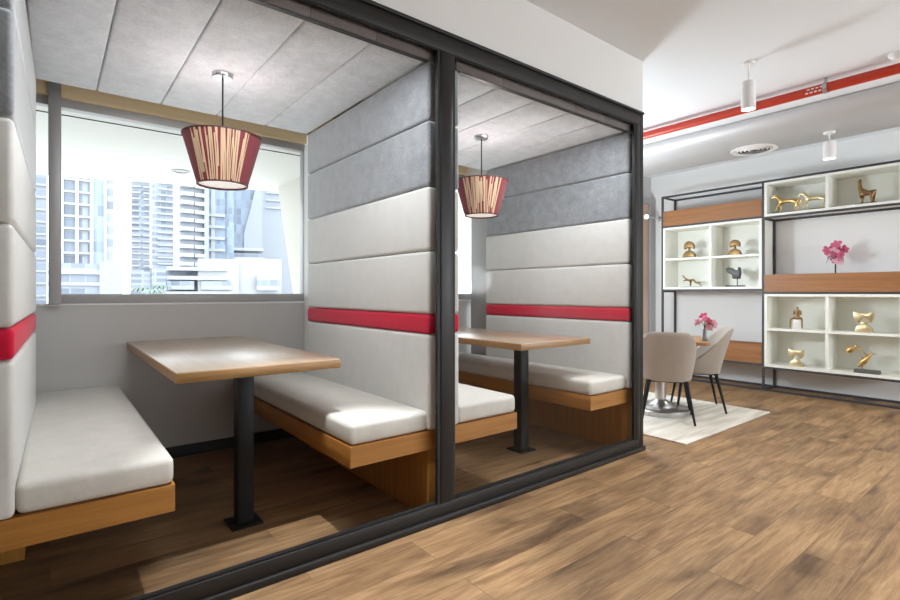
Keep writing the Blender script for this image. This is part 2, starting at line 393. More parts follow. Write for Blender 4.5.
# ------------------------------------------------------------------ glazed partition
gp = empty('glazed_partition', (1.45, YG, 0), 0, 'dark bronze framed glass front with two large panes enclosing both booths', 'glass partition')
ox, oy = 1.45, YG
def gbox(mb, a, b, bev=.003): mb.box((a[0] - ox, a[1] - oy, a[2]), (b[0] - ox, b[1] - oy, b[2]), bev)
XL = -.30; ZR0 = 2.264
mb = MB(); gbox(mb, (XL, YG, ZR0), (3.203, YG + .030, ZF - .016)); gbox(mb, (XL, YG - .012, ZF - .016), (XE - .022, YG + .034, ZF)); mb.build('top_rail', M['metal'], gp, True)
mb = MB(); gbox(mb, (XL, YG + .006, .03), (3.203, YG + .048, .088)); gbox(mb, (XL, YG - .008, 0), (XE + .002, YG + .052, .03), .005); mb.build('bottom_rail', M['metal'], gp, True)
for nm, a, b in (('mullion', 1.466, 1.537), ('end_post', 3.158, 3.203), ('end_post', XL, -.17)):
    mb = MB(); gbox(mb, (a, YG + .001, .088), (b, YG + .032, ZR0 + .001)); mb.build(nm, M['metal'], gp, True)
mb = MB(); gbox(mb, (3.203, YG + .012, .03), (XE + .002, YG + .054, ZF - .001)); mb.build('edge_channel', M['gasket'], gp, True)
for a, b in ((-.17, 1.466), (1.537, 3.158)):
    mb = MB(); z0, z1 = .088, ZR0; w = .018; h = .006
    gbox(mb, (a, YG + .006, z0), (a + w, YG + .024, z1), 0); gbox(mb, (b - w, YG + .006, z0), (b, YG + .024, z1), 0)
    gbox(mb, (a + w, YG + .008, z1 - h), (b - w, YG + .024, z1), 0); gbox(mb, (a + w, YG + .014, z0), (b - w, YG + .040, z0 + h), 0)
    mb.build('gasket', M['gasket'], gp)
    mb = MB(); gbox(mb, (a + w, YG + .012, z0 + h), (b - w, YG + .020, z1 - h), 0); mb.build('glass_pane', M['glass'], gp)

# ------------------------------------------------------------------ booth tables
def table(x, y, label):
    t = empty('booth_table', (x, y, 0), 0, label, 'table', 'booth tables')
    MB().box((-.345, -.325, .747), (.345, YW - y - .002, .79), .003).build('tabletop', [M['table']], t, True)
    box('edge_band', (-.3465, -.3265, .7475), (.3465, YW - y - .003, .787), M['edge'], t, .002)['label'] = 'orange-brown veneer edge'
    l = box('leg', (-.037, -.037, .008), (.037, .037, .747), M['leg'], t, .003)
    box('foot_plate', (-.071, -.074, 0), (.071, .074, .010), M['leg'], l, .002)
    return t
table(.728, 2.507, 'wood-topped table with a black post leg, in the nearer booth')
table(2.590, 2.455, 'wood-topped table with a black post leg, in the farther booth')

# ------------------------------------------------------------------ benches
def bench(xin, xout, label):
    """xin: open edge, xout: edge against the partition"""
    s = 1 if xout > xin else -1; y0 = YP0 + .012
    t = empty('booth_bench', ((xin + xout) / 2, 2.7, 0), 0, label, 'bench', 'built-in booth benches'); cx = (xin + xout) / 2
    a, b = sorted((xin, xout)); y1 = YW - .016
    # hollow wooden frame: front apron, end apron, bottom board
    mb = MB(); 
    fa, fb = (a, xout + .084) if s > 0 else (xout - .084, b)
    if s > 0: poly = [(a, y0), (fb, y0), (fb, YP1 - .02), (b, YP1 - .02), (b, y1), (a, y1)]
    else: poly = [(fa, y0), (b, y0), (b, y1), (a, y1), (a, YP1 - .02), (fa, YP1 - .02)]
    mb.prism([(x - cx, y - 2.7) for x, y in poly], 'z', .337, .428)
    mb.build('seat_frame', M['oakx'], t, True)
    xa, xb = (xin - .001 * s, xin + .006 * s)
    box('front_apron', (xa - cx, y0 - 2.7 + .004, .336), (xb - cx, y1 - 2.7, .4295), M['oaky'], t, .001)
    # cushion, slightly crowned
    c = MB(); c.box((a - cx + .001, y0 - 2.7 + .003, .4305), (b - cx - .001, y1 - 2.7, .527), .024, 5)
    for v in c.bm.verts:
        if v.co.z > .5:
            u = min(abs(v.co.x - (a - cx)), abs(v.co.x - (b - cx))) ; w = min(v.co.y - (y0 - 2.7), (y1 - 2.7) - v.co.y)
            v.co.z += .004 * min(1, u / .1) * min(1, max(0, w) / .1)
    cu = c.build('seat_cushion', M['seat'], t, True, ang=80)
    return t
bench(.343, -.083, 'long beige cushioned bench along the left padded wall')
bench(1.022, 1.448, 'long beige cushioned bench on the table\'s right in the nearer booth')
bench(2.055, 1.630, 'beige cushioned bench behind the mullion in the farther booth')
bench(2.735, 3.150, 'beige cushioned bench against the far padded partition, beside the end post')

# ------------------------------------------------------------------ pendant lamps
def pendant(x, y, label, seed, face):
    rnd = random.Random(seed)
    t = empty('pendant_lamp', (x, y, 1.655), 0, label, 'pendant lamp', 'strand-shaded pendant lamps')
    z1 = .246; R1, R0 = .188, .120
    MB().lathe([(.0, ZB - 1.655 - .022), (.046, ZB - 1.655 - .022), (.05, ZB - 1.655 - .012), (.05, ZB - 1.655 - .001), (0, ZB - 1.655 - .001)], n=32, cap0=False, cap1=False).build('ceiling_rose', M['chrome'], t, True)
    MB().tube([(0, 0, .2), (0, 0, ZB - 1.655 - .02)], .0042, 8).build('cord', M['leg'], t, True)
    sh = MB().lathe([(R0 - .004, .0), (R0, 0), (R1, z1), (R1 - .004, z1), (R0 - .004, .0)], n=64, cap0=False, cap1=False).build('lamp_shade', M['maroon'], t, True)
    # gold strands bunched front and back, painting the bulb's glow through the shade
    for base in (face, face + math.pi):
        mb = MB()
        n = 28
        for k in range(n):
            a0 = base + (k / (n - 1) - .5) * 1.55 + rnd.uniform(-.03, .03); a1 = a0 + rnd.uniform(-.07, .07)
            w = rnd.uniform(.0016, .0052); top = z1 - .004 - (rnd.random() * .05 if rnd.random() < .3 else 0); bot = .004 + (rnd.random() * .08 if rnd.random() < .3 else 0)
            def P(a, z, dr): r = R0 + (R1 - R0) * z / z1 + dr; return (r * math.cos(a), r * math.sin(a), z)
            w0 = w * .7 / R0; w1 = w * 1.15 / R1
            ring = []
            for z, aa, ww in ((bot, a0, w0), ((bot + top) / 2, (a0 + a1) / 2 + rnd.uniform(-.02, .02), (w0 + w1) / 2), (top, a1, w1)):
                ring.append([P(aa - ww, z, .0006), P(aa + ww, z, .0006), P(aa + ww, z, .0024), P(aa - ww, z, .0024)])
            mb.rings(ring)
        mb.build('bulb_glow_strands', M['strand'], sh)
    trim = mat('dark_red_trim', (.08, .02, .02), .5)
    MB().lathe([(R1 - .005, z1 - .004), (R1 + .003, z1 - .004), (R1 + .003, z1 + .003), (R1 - .005, z1 + .003), (R1 - .005, z1 - .004)], n=64, cap0=False, cap1=False).build('shade_rim', trim, sh, True)
    MB().lathe([(R0 - .005, -.003), (R0 + .0035, -.003), (R0 + .003, .005), (R0 - .005, .005), (R0 - .005, -.003)], n=64, cap0=False, cap1=False).build('shade_rim', trim, sh, True)
    MB().lathe([(0, .006), (R0 - .006, .006), (R0 - .006, .010), (0, .010)], n=48, cap0=False, cap1=False).build('diffuser', M['diff'], t)
    MB().ell((0, 0, .15), (.03, .03, .045), 16).build('bulb', emis('lamp_glass', (1, .82, .55), 3.0), t, True)
    L = bpy.data.lights.new('pendant_light', 'POINT'); L.energy = 4.5; L.color = (1, .97, .93); L.shadow_soft_size = .04
    lo = bpy.data.objects.new('pendant_light', L); COL.objects.link(lo); lo.parent = t; lo.location = (0, 0, .215)
    return t
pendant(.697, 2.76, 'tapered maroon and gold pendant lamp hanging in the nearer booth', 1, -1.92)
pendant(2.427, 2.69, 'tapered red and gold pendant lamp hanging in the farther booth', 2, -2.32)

# ------------------------------------------------------------------ shelving
t = empty('shelving_unit', (XS, 2.2, 0), 0, 'tall anthracite tube-framed shelving with cream cubes and walnut panels on the end wall', 'shelving')
def sb(name, a, b, m, bev=0.0, par=None):
    return box(name, (a[0] - XS, a[1] - 2.2, a[2]), (b[0] - XS, b[1] - 2.2, b[2]), m, par or t, bev)
W = .022; YA, YB, YC = 3.437, 2.245, 1.04; ZT = 2.362; XB = XS + .345
for y in (YA, YB, YC):
    for x in (XS, XB - W): sb('upright', (x, y - W / 2, 0), (x + W, y + W / 2, ZT), M['shelfmetal'])
for ya, yb, zs in ((YB, YA, (.011, .292, 1.136, 1.958, ZT - .011)), (YC, YB, (.011, .262, 1.100, 1.945, ZT - .011))):
    for z in zs:
        for x in (XS, XB - W): sb('rail', (x, ya + W / 2, z - W / 2), (x + W, yb - W / 2, z + W / 2), M['shelfmetal'])
for y in (YA, YB, YC):
    for z in (.011, 1.945 if y != YA else 1.958, ZT - .011, 1.12, .28): sb('rail', (XS + W, y - W / 2, z - W / 2), (XB - W, y + W / 2, z + W / 2), M['shelfmetal'])
def cubes(ya, yb, z0, z1, zmid, ymid):
    o = empty('cube_box', (0, 0, 0)); o.parent = t
    mb = MB(); th = .026; X1 = XB
    def b(a, c): mb.box((a[0] - XS, a[1] - 2.2, a[2]), (c[0] - XS, c[1] - 2.2, c[2]))
    b((XS, ya, z0), (X1, yb, z0 + th)); b((XS, ya, z1 - th), (X1, yb, z1)); b((XS, ya, z0 + th), (X1, ya + th, z1 - th)); b((XS, yb - th, z0 + th), (X1, yb, z1 - th))
    b((X1 - .012, ya + th, z0 + th), (X1, yb - th, z1 - th))
    c = mb.build('carcass', M['shelfwhite'], t); bpy.data.objects.remove(o)
    if zmid: 
        for p, q in ((ya + th, ymid - th / 2), (ymid + th / 2, yb - th)): sb('cube_shelf', (XS + .004, p, zmid - th / 2), (X1 - .012, q, zmid + th / 2), M['shelfwhite'])
    sb('divider', (XS + .002, ymid - th / 2, z0 + th), (X1 - .012, ymid + th / 2, z1 - th), M['shelfwhite'])
    return c
cubes(YB + .013, YA - .013, 1.148, 1.946, 1.535, 2.825)
cubes(YC + .013, YB - .013, .275, 1.088, .694, 1.650)
cubes(YC + .013, YB - .013, 1.957, 2.338, None, 1.650)
def trough(ya, yb, z0, z1):
    th = .02
    mb = MB()
    def b(a, c): mb.box((a[0] - XS, a[1] - 2.2, a[2]), (c[0] - XS, c[1] - 2.2, c[2]))
    b((XS, ya, z0), (XS + th, yb, z1)); b((XB - th, ya, z0), (XB, yb, z1)); b((XS + th, ya, z0), (XB - th, yb, z0 + th)); b((XS + th, ya, z0 + th), (XB - th, ya + th, z1)); b((XS + th, yb - th, z0 + th), (XB - th, yb, z1))
    mb.build('trough', M['shelfwood'], t)['label'] = 'walnut veneer trough'
trough(YB + .013, YA - .013, 1.970, 2.163); trough(YB + .013, YA - .013, .304, .512); trough(YC + .013, YB - .013, 1.112, 1.305)
ZL, ZLU, ZR, ZRU, ZTOP = 1.148 + .026, 1.535 + .013, .275 + .026, .694 + .013, 1.957 + .026   # shelf surfaces

# ------------------------------------------------------------------ sculptures (local x = right in the view = -Y, z up)
SXc = XS + .075
def sculpt(name, y, z, label, cat='sculpture', group=None, x=SXc):
    return empty(name, (x, y, z), -math.pi / 2, label, cat, group)
def bust(y, label, k=1.0):
    t = sculpt('fan_head_sculpture', y, ZLU, label, group='fan-headed bronze busts')
    mb = MB(); n = 20
    arc = [(.078 * k * math.cos(a), .088 * k * max(0, math.sin(a)) ** .8) for a in [math.pi * j / n for j in range(n + 1)]]
    mb.prism(arc, 'y', -.025, .025, .006); mb.build('shoulders', M['bronze'], t, True)
    MB().tube([(0, 0, .07 * k), (0, 0, .14 * k)], [.016, .012], 12).build('neck', M['bronze'], t, True)
    fan = [(.066 * k * math.cos(a), .135 * k + .075 * k * math.sin(a)) for a in [math.pi * (-.12 + 1.24 * j / n) for j in range(n + 1)]] + [(-.02 * k, .125 * k), (.0, .15 * k), (.02 * k, .125 * k)]
    fan = fan[:-3] + [(-.02 * k, .128 * k), (.02 * k, .128 * k)]
    h = MB(); h.prism(fan, 'y', -.02, .02, .005); h.build('fan_head', M['bronze'], t, True)
    return t
def at_u(u, x=SXc):
    a = math.atan2(400, 503.2); s, c = math.sin(a), math.cos(a); q = (u - 450) / 503.2
    return x * (c - q * s) / (s + q * c)
bust(at_u(689.3), 'larger fan-headed bronze bust in the upper left cube of the shelving', 1.0)
bust(at_u(735), 'smaller fan-headed bronze bust, right beside the cream divider', .88)
# tumbling figure
t = sculpt('acrobat_sculpture', at_u(691), ZL, 'bronze stretched acrobat figure balancing on a small dark base below the larger bust')
skin('figure', [(-.11, 0, .155), (-.08, 0, .12), (-.055, 0, .095), (-.005, 0, .085), (.03, 0, .095), (.055, 0, .062), (.09, 0, .055), (.115, 0, .035), (.125, 0, .015), (-.075, .0, .085), (-.1, 0, .08), (-.015, .02, .05), (-.02, .02, .012), (.13, 0, .062)],
     [(0, 1), (1, 2), (2, 3), (3, 4), (4, 5), (5, 6), (6, 7), (7, 8), (2, 9), (9, 10), (3, 11), (11, 12), (6, 13)], [.006, .009, .013, .012, .014, .012, .012, .008, .008, .008, .008, .01, .012, .006], M['bronze'], t, 2, 3)
MB().box((-.125, -.03, 0), (.14, .03, .006), .002).build('base', M['base'], t, True)
# winged bird
t = sculpt('winged_sculpture', at_u(735.5), ZL, 'dark patinated winged torso on a thin rod and flat black base')
MB().box((-.105, -.035, 0), (.10, .035, .016), .003).build('base', M['base'], t, True)
MB().tube([(.02, 0, .014), (.02, 0, .10)], .005, 8).build('rod', M['base'], t, True)
mb = MB(); poly = [(-.03, .095), (.05, .09), (.062, .16), (.055, .225), (.03, .235), (.035, .205), (.005, .19), (-.035, .225), (-.085, .235), (-.11, .215), (-.095, .18), (-.06, .155), (-.035, .145)]
mb.prism(poly, 'y', -.022, .022, .008); mb.build('winged_torso', M['verdigris'], t, True)
# horses
def horse(y, label, m, k=1.0):
    t = sculpt('horse_figurine', y, ZTOP, label, 'figurine', 'brass horses')
    MB().box((-.15 * k, -.035, 0), (.145 * k, .035, .012), .002).build('base', M['base'], t, True)
    V = [(.10, 0, .150), (.01, 0, .143), (-.065, 0, .152), (-.098, 0, .192), (-.118, 0, .226), (-.150, 0, .205), (-.168, 0, .190),
         (.108, .018, .10), (.122, .018, .055), (.112, .018, .010), (.098, -.018, .10), (.092, -.018, .055), (.078, -.018, .010),
         (-.075, .018, .10), (-.07, .018, .055), (-.08, .018, .010), (-.082, -.018, .10), (-.115, -.018, .065), (-.105, -.018, .030),
         (.132, 0, .152), (.152, 0, .12), (.158, 0, .08), (-.114, .006, .246)]
    Ed = [(0, 1), (1, 2), (2, 3), (3, 4), (4, 5), (5, 6), (0, 7), (7, 8), (8, 9), (0, 10), (10, 11), (11, 12), (2, 13), (13, 14), (14, 15), (2, 16), (16, 17), (17, 18), (0, 19), (19, 20), (20, 21), (4, 22)]
    R = [.028, .025, .029, .019, .017, .014, .011, .013, .008, .007, .013, .008, .007, .012, .008, .007, .012, .008, .006, .008, .007, .004, .004]
    skin('horse_body', [tuple(c * k for c in v) for v in V], Ed, [r * k for r in R], m, t, 2, 1)
    return t
horse(at_u(787), 'brass horse figurine at the left end of the top cube, next to the paler horse', M['gold'], .90)
horse(at_u(814.5), 'pale gold horse figurine just left of the top divider', M['palegold'], .88)
# llama
t = sculpt('llama_figurine', at_u(866.5), ZTOP, 'long-necked bronze llama figurine on a black base in the top cube', 'figurine')
MB().box((-.085, -.03, 0), (.085, .03, .014), .002).build('base', M['base'], t, True)
V = [(.05, 0, .115), (-.0, 0, .108), (-.04, 0, .125), (-.052, 0, .18), (-.05, 0, .235), (-.065, 0, .245), (-.045, 0, .262), (.055, .015, .06), (.05, .015, .014), (.04, -.015, .06), (.045, -.015, .014), (-.035, .015, .06), (-.04, .015, .014), (-.03, -.015, .06), (-.028, -.015, .014), (.078, 0, .135)]
skin('llama_body', V, [(0, 1), (1, 2), (2, 3), (3, 4), (4, 5), (4, 6), (0, 7), (7, 8), (0, 9), (9, 10), (2, 11), (11, 12), (2, 13), (13, 14), (0, 15)], [.026, .024, .027, .016, .013, .008, .005, .011, .007, .011, .007, .011, .007, .011, .007, .007], M['bronze'], t, 2, 1)
# seated figure
t = sculpt('seated_figure', at_u(797.5), ZRU, 'dark bronze figure seated on a white stone block')
MB().box((-.04, -.035, 0), (.045, .035, .105), .003).build('stone_block', M['marble'], t, True)
skin('figure', [(0, 0, .12), (0, 0, .165), (0, 0, .200), (0, 0, .224), (0, 0, .246), (-.035, -.015, .12), (-.052, -.045, .10), (-.054, -.05, .01), (.04, -.015, .12), (.055, -.045, .10), (.057, -.05, .01), (-.03, 0, .196), (-.034, -.012, .15), (.03, 0, .196), (.034, -.012, .15)],
     [(0, 1), (1, 2), (2, 3), (3, 4), (0, 5), (5, 6), (6, 7), (0, 8), (8, 9), (9, 10), (2, 11), (11, 12), (2, 13), (13, 14)], [.022, .022, .019, .008, .017, .012, .009, .007, .012, .009, .007, .009, .008, .009, .008], M['bronze'], t, 2, 1)
# stacked horseshoe ornaments
def arches(y, z, k, label):
    t = sculpt('horseshoe_ornament', y, z, label, 'ornament', 'polished horseshoe ornaments')
    n = 16
    dome = [(.07 * k * math.cos(math.pi * j / n), (.012 + .07 * math.sin(math.pi * j / n) ** .8) * k) for j in range(n + 1)]
    MB().prism([(-.07 * k, 0)][:0] + [(.07 * k, 0)] + dome + [(-.07 * k, 0)], 'y', -.03 * k, .03 * k, .003).build('dome_foot', M['palegold'], t, True)
    MB().box((-.02 * k, -.02 * k, .078 * k), (.02 * k, .02 * k, .10 * k), .002).build('neck', M['palegold'], t, True)
    up = [(-.082, .215), (-.03, .196), (0, .20), (.03, .196), (.082, .215), (.078, .135), (.06, .105), (.035, .098), (.028, .13), (.0, .158), (-.028, .13), (-.035, .098), (-.06, .105), (-.078, .135)]
    MB().prism([(x * k, z * k) for x, z in up], 'y', -.03 * k, .03 * k, .003).build('winged_arch', M['palegold'], t, True)
    MB().box((-.03 * k, -.02 * k, .096 * k), (.03 * k, .02 * k, .106 * k), .002).build('bridge', M['palegold'], t, True)
arches(at_u(864), ZRU, .96, 'larger brass horseshoe ornament in the cube above the leaping fish')
arches(at_u(796.5), ZR, .88, 'smaller brass horseshoe ornament in the lower cube beneath the seated figure')
# leaping fish
t = sculpt('leaping_fish_sculpture', at_u(866), ZR, 'two golden leaping fish joined by a rod on a dark base')
MB().box((-.09, -.04, 0), (.11, .04, .035), .003).build('base', mat('slate', (.09, .09, .09), .5), t, True)
def fish(name, p0, p1, w):
    a = Vector(p0); b = Vector(p1); d = b - a; nrm = Vector((-d.z, 0, d.x)).normalized()
    pts = [a + d * s for s in (0, .12, .3, .5, .7, .86, .93, 1.0)]
    o = MB().tube(pts, [w * r for r in (.15, .55, .95, 1, .7, .35, .3, .25)], 12)
    tip = b
    o.prism([(tip.x - d.x * .06, tip.z - d.z * .06), (tip.x + d.x * .1 + nrm.x * w * 1.3, tip.z + d.z * .1 + nrm.z * w * 1.3), (tip.x + d.x * .03, tip.z + d.z * .03), (tip.x + d.x * .1 - nrm.x * w * 1.3, tip.z + d.z * .1 - nrm.z * w * 1.3)], 'y', -.006, .006, .002)
    m = a + d * .4
    o.prism([(m.x, m.z), (m.x + nrm.x * w * 2 + d.x * .15, m.z + nrm.z * w * 2 + d.z * .15), (m.x + d.x * .2, m.z + d.z * .2)], 'y', -.005, .005, .002)
    o.build(name, M['gold'], t, True)
fish('leaping_fish', (-.065, 0, .165 - .11), (.05, 0, .20), .027)
fish('leaping_fish', (-.165, 0, .185), (-.075, 0, .265), .030)
MB().tube([(-.10, 0, .25), (-.03, 0, .215), (.02, 0, .165)], .006, 8).tube([(-.03, 0, .10), (-.03, 0, .03)], .006, 8).build('rod', M['gold'], t, True)

# ------------------------------------------------------------------ orchids
def orchid(x, y, z, h, spread, nf, label, seed, k=1.0, pale=False, pot=True):
    rnd = random.Random(seed)
    t = empty('orchid_plant', (x, y, z), -math.pi / 2, label, 'orchid', 'pink orchids')
    if pot: MB().lathe([(0, 0), (.045, 0), (.055, .09), (.048, .09), (.04, .075), (0, .075)], n=24, cap0=False, cap1=False).build('pot', M['base'], t, True)
    z0 = .07 if pot else .07
    if not pot: MB().lathe([(0, 0), (.02, 0), (.024, .01), (.016, .05), (.014, .10), (.012, .10), (.013, .012), (0, .012)], n=20, cap0=False, cap1=False).build('vase', mat('smoked_glass', (.16, .16, .17), .1), t, True)
    MB().tube([(0, 0, z0), (0, 0, h * .7), (.004, 0, h * 1.05)], [.008, .007, .004], 8).build('stem', M['stem'], t, True)
    br = MB()
    for s in (-1, 1):
        br.tube([(.004, 0, h * .72), (s * spread * .35, .01, h * .95), (s * spread * .8, .0, h * .9), (s * spread * 1.0, -.01, h * .74)], [.004, .003, .003, .002], 6)
    br.build('branch', M['stem'], t, True)
    for i in range(nf):
        ga = 2.39996 * i; gr = spread * math.sqrt((i + .5) / nf); fx = gr * math.cos(ga) + rnd.uniform(-.01, .01); fz = h + gr * math.sin(ga) * (1.2 if not pale else .8) + rnd.uniform(-.01, .01); fy = rnd.uniform(-.05, .05)
        mb = MB(); R = rnd.uniform(.032, .042) * k; yaw = rnd.uniform(-.7, .7); pit = rnd.uniform(-.5, .5); rol = rnd.uniform(0, 6)
        Mx = Matrix.Translation((fx, fy, fz)) @ Matrix.Rotation(yaw, 4, 'Z') @ Matrix.Rotation(pit, 4, 'X') @ Matrix.Rotation(rol, 4, 'Y')
        for p in range(5):
            a = 2 * math.pi * p / 5; rr = R * (1.15 if p in (1, 4) else .95)
            Q = Mx @ Matrix.Rotation(a, 4, 'Y') @ Matrix.Translation((0, -.004 * (p % 2), rr * .62)) @ Matrix.Diagonal((rr * .5, .004, rr * .62, 1))
            bm = bmesh.new(); bmesh.ops.create_uvsphere(bm, u_segments=10, v_segments=6, radius=1)
            for v in bm.verts: v.co.y += .8 * (v.co.x ** 2)
            bmesh.ops.transform(bm, matrix=Q, verts=bm.verts)
            mb._add(bm)
        mb.ell(Mx @ Vector((0, -.008, 0)), (R * .22,) * 3, 8, 1)
        mb.build('flower', [M['petal2'] if (pale and i % 3) or i % 3 == 1 else M['petal'], M['petal']], t, True)
    return t
orchid(XS + .15, at_u(835.5, XS + .15), 1.132, .385, .075, 12, 'pink orchid rising from the walnut trough on the shelving', 3)

# ------------------------------------------------------------------ lounge table, rug, chairs
rug = MB().box((3.60, 1.785, .0), (5.17, 3.35, .010), .003)
M['rug'] = mat('cream_rug', (.68, .65, .58), .95, 0, .1); nt, lk, b = nodes(M['rug'])
mp = coords(nt, lk, (1.2, 9, 1)); n = N(nt, 'ShaderNodeTexNoise'); n.inputs['Scale'].default_value = 1.8; n.inputs['Detail'].default_value = 6; lk.new(mp.outputs[0], n.inputs['Vector'])
r = ramp(nt, [(.35, (.56, .53, .47)), (.55, (.70, .67, .60)), (.7, (.76, .73, .66))]); lk.new(n.outputs[0], r.inputs[0]); lk.new(r.outputs[0], b.inputs['Base Color'])
setp(rug.build('rug', M['rug'], None, True), 'cream low-pile rug with faint streaks under the lounge table and chairs', 'rug')
TX, TY = 4.40, 2.42
t = empty('lounge_table', (TX, TY, .010), 0, 'small square wood-topped table on a steel disc pedestal behind the chairs', 'table')
mb = MB(); q = []
for cx, cy, a0 in ((.335, .335, 0), (-.335, .335, 90), (-.335, -.335, 180), (.335, -.335, 270)):
    for j in range(7):
        a_ = math.radians(a0 + 15 * j); q.append((cx + .035 * math.cos(a_), cy + .035 * math.sin(a_)))
ca_, sa_ = math.cos(math.atan2(.51, .86)), math.sin(math.atan2(.51, .86))
q = [(x * ca_ - y * sa_, x * sa_ + y * ca_) for x, y in q]
mb.prism(q, 'z', .652, .678, .002); mb.build('tabletop', wood('walnut_top', (.40, .22, .10), (.31, .155, .062), .35, 'x'), t, True)
MB().lathe([(0, .652), (.12, .652), (.12, .64), (.05, .62), (.045, .12), (.10, .085), (.115, .05)], n=40, cap0=False, cap1=False).build('pedestal', M['chrome'], t, True)
MB().lathe([(0, 0), (.25, 0), (.25, .04), (.235, .052), (0, .056)], n=56, cap0=False, cap1=False).build('base_disc', M['chrome'], t, True)
orchid(4.395, 2.02, .688, .165, .075, 7, 'pale pink orchid in a slim vase on the small lounge table', 11, .72, True, False)

def chair():
    t = empty('lounge_chair', (0, 0, .010))      # faces +Y
    # wrap-around shell
    nu, nv = 44, 12; mb = MB(); outer = []; inner = []
    A = math.radians(128)
    for i in range(nu + 1):
        th = -A + 2 * A * i / nu                      # 0 = back centre
        q = abs(th) / A
        sm = min(1, max(0, (q - .27) / .56)); sm = sm * sm * (3 - 2 * sm); top = .76 - .008 * min(1, q / .3) ** 2 - .275 * sm
        ro, ri = [], []
        for j in range(nv + 1):
            s = j / nv; z = .355 + (top - .355) * s
            e = 3.2; cx, cy = math.sin(th), -math.cos(th)
            rad = 1 / ((abs(cx) ** e + abs(cy) ** e) ** (1 / e))
            grow = .84 + .16 * s ** .8
            x = .225 * rad * cx * grow; y = .215 * rad * cy * grow
            back = max(0, math.cos(th)) ; y -= .085 * s ** 1.3 * back
            th_ = .032 - .010 * s
            nx, ny = cx * rad, cy * rad; L = math.hypot(nx, ny)
            ro.append(Vector((x, y, z))); ri.append(Vector((x - th_ * nx / L, y - th_ * ny / L, z + (.0 if s < 1 else 0))))
        outer.append(ro); inner.append(ri)
    rings = []
    for i in range(nu + 1):
        o_, n_ = outer[i], inner[i]
        tip = (o_[-1] + n_[-1]) / 2 + Vector((0, 0, .010))
        rings.append(o_ + [tip] + list(reversed(n_)))
    mb.rings(rings, True, True, True)
    mb.build('backrest', M['chairfab'], t, True, ang=70)
    c = MB(); poly = []
    for i in range(40):
        a = 2 * math.pi * i / 40; e = 3.0; cx, cy = math.cos(a), math.sin(a); rad = 1 / ((abs(cx) ** e + abs(cy) ** e) ** (1 / e)); poly.append((.182 * rad * cx, .02 + .20 * rad * cy))
    def ring(z, k): return [(x * k, .02 + (y - .02) * k, z) for x, y in poly]
    c.rings([ring(.35, .9), ring(.345, .98), ring(.37, 1.0), ring(.43, 1.0), ring(.448, .96), ring(.455, .85)]).build('seat', M['chairfab'], t, True)
    MB().box((-.16, -.15, .335), (.16, .17, .349), .004).build('underframe', M['leg'], t, True)
    for sx in (-1, 1):
        for sy in (-1, 1):
            MB().tube([(sx * .145, .01 + sy * .14, .345), (sx * .205, sy * .205, .0)], [.016, .009], 12).build('leg', M['leg'], t, True)
    return t
ch = chair(); ch.location = (4.205, 2.255, .010); ch.rotation_euler.z = math.atan2(.51, .86) - math.pi / 2
setp(ch, 'taupe upholstered tub chair with its back to the corridor', 'chair', 'taupe lounge chairs')
c2 = dup(ch); c2.location = (4.825, 2.285, .010); c2.rotation_euler.z = math.atan2(.82, -.57) - math.pi / 2
c2['label'] = 'taupe upholstered tub chair seen side-on, beside the shelving'

# ------------------------------------------------------------------ ceiling services
t = empty('sprinkler_pipe', (4.60, 0, 2.655), 0, 'long red sprinkler pipe running under the white ceiling', 'pipe')
MB().tube([(0, -4.4, 0), (0, 3.76, 0)], .036, 20).build('pipe', M['pipe'], t, True)
MB().tube([(0, 1.20, 0), (0, 1.225, 0)], .043, 20).box((-.008, 1.203, .03), (.008, 1.222, ZC - 2.655), .001).build('hanger', M['chrome'], t, True)
MB().tube([(0, 3.02, 0), (0, 3.04, 0)], .043, 20).box((-.02, 3.01, .03), (.02, 3.05, ZC - 2.655), .001).build('hanger', M['chrome'], t, True)
for y in (1.222, 1.278):
    mb = MB()
    for zz, off in ((.012, 0), (-.012, .01)):
        a = math.pi + .0
        for k in range(2): mb.box((-.0375, y + off + k * .028, zz - .005 - .006), (-.030, y + off + k * .028 + .018, zz + .004 - .006), 0)
    mb.build('marking', M['marble'], t)
MB().lathe([(0, -.03), (.035, -.03), (.05, -.012), (.05, 0), (0, 0)], n=24, cap0=False, cap1=False)
det = MB().lathe([(0, -.045), (.03, -.045), (.05, -.02), (.055, -.001), (0, -.001)], n=28, cap0=False, cap1=False).build('smoke_detector', M['lampwhite'], None, True)
det.location = (4.50, .78, ZC); setp(det, 'small white round detector on the ceiling beside the red pipe', 'detector')
# flat oval duct
prof = [(5.10, ZC - .004)]
for j in range(13):
    a = math.pi + (math.pi / 2) * j / 12
    prof.append((5.36 + .27 * math.cos(a), 2.70 + .15 * math.sin(a)))
prof += [(5.80, 2.55), (5.88, 2.57), (5.95, 2.62), (5.97, ZC - .004)]
t = empty('air_duct', (5.5, 0, 2.55), 0, 'wide grey flat-oval air duct running along the ceiling above the shelving', 'duct')
mb = MB(); mb.prism([(x - 5.5, z - 2.55) for x, z in prof], 'y', -4.4, 3.76); mb.build('casing', M['duct'], t, True, ang=50)
df = empty('round_air_diffuser', (5.57, 2.07, 2.549), 0, 'round white air diffuser in the underside of the grey duct', 'vent')
mb = MB(); mb.lathe([(.16, -.004), (.205, -.008), (.21, 0), (.16, 0), (.16, -.004)], n=48, cap0=False, cap1=False); mb.build('rim', M['lampwhite'], df, True)
MB().lathe([(0, -.001), (.16, -.001), (.16, 0), (0, 0)], n=40, cap0=False, cap1=False).build('backing', M['dark'], df)
for r in (.04, .075, .11, .14):
    MB().lathe([(r, -.012), (r + .006, -.012), (r + .016, -.003), (r + .010, -.003), (r, -.012)], n=40, cap0=False, cap1=False).build('ring_vane', M['lampwhite'], df, True)
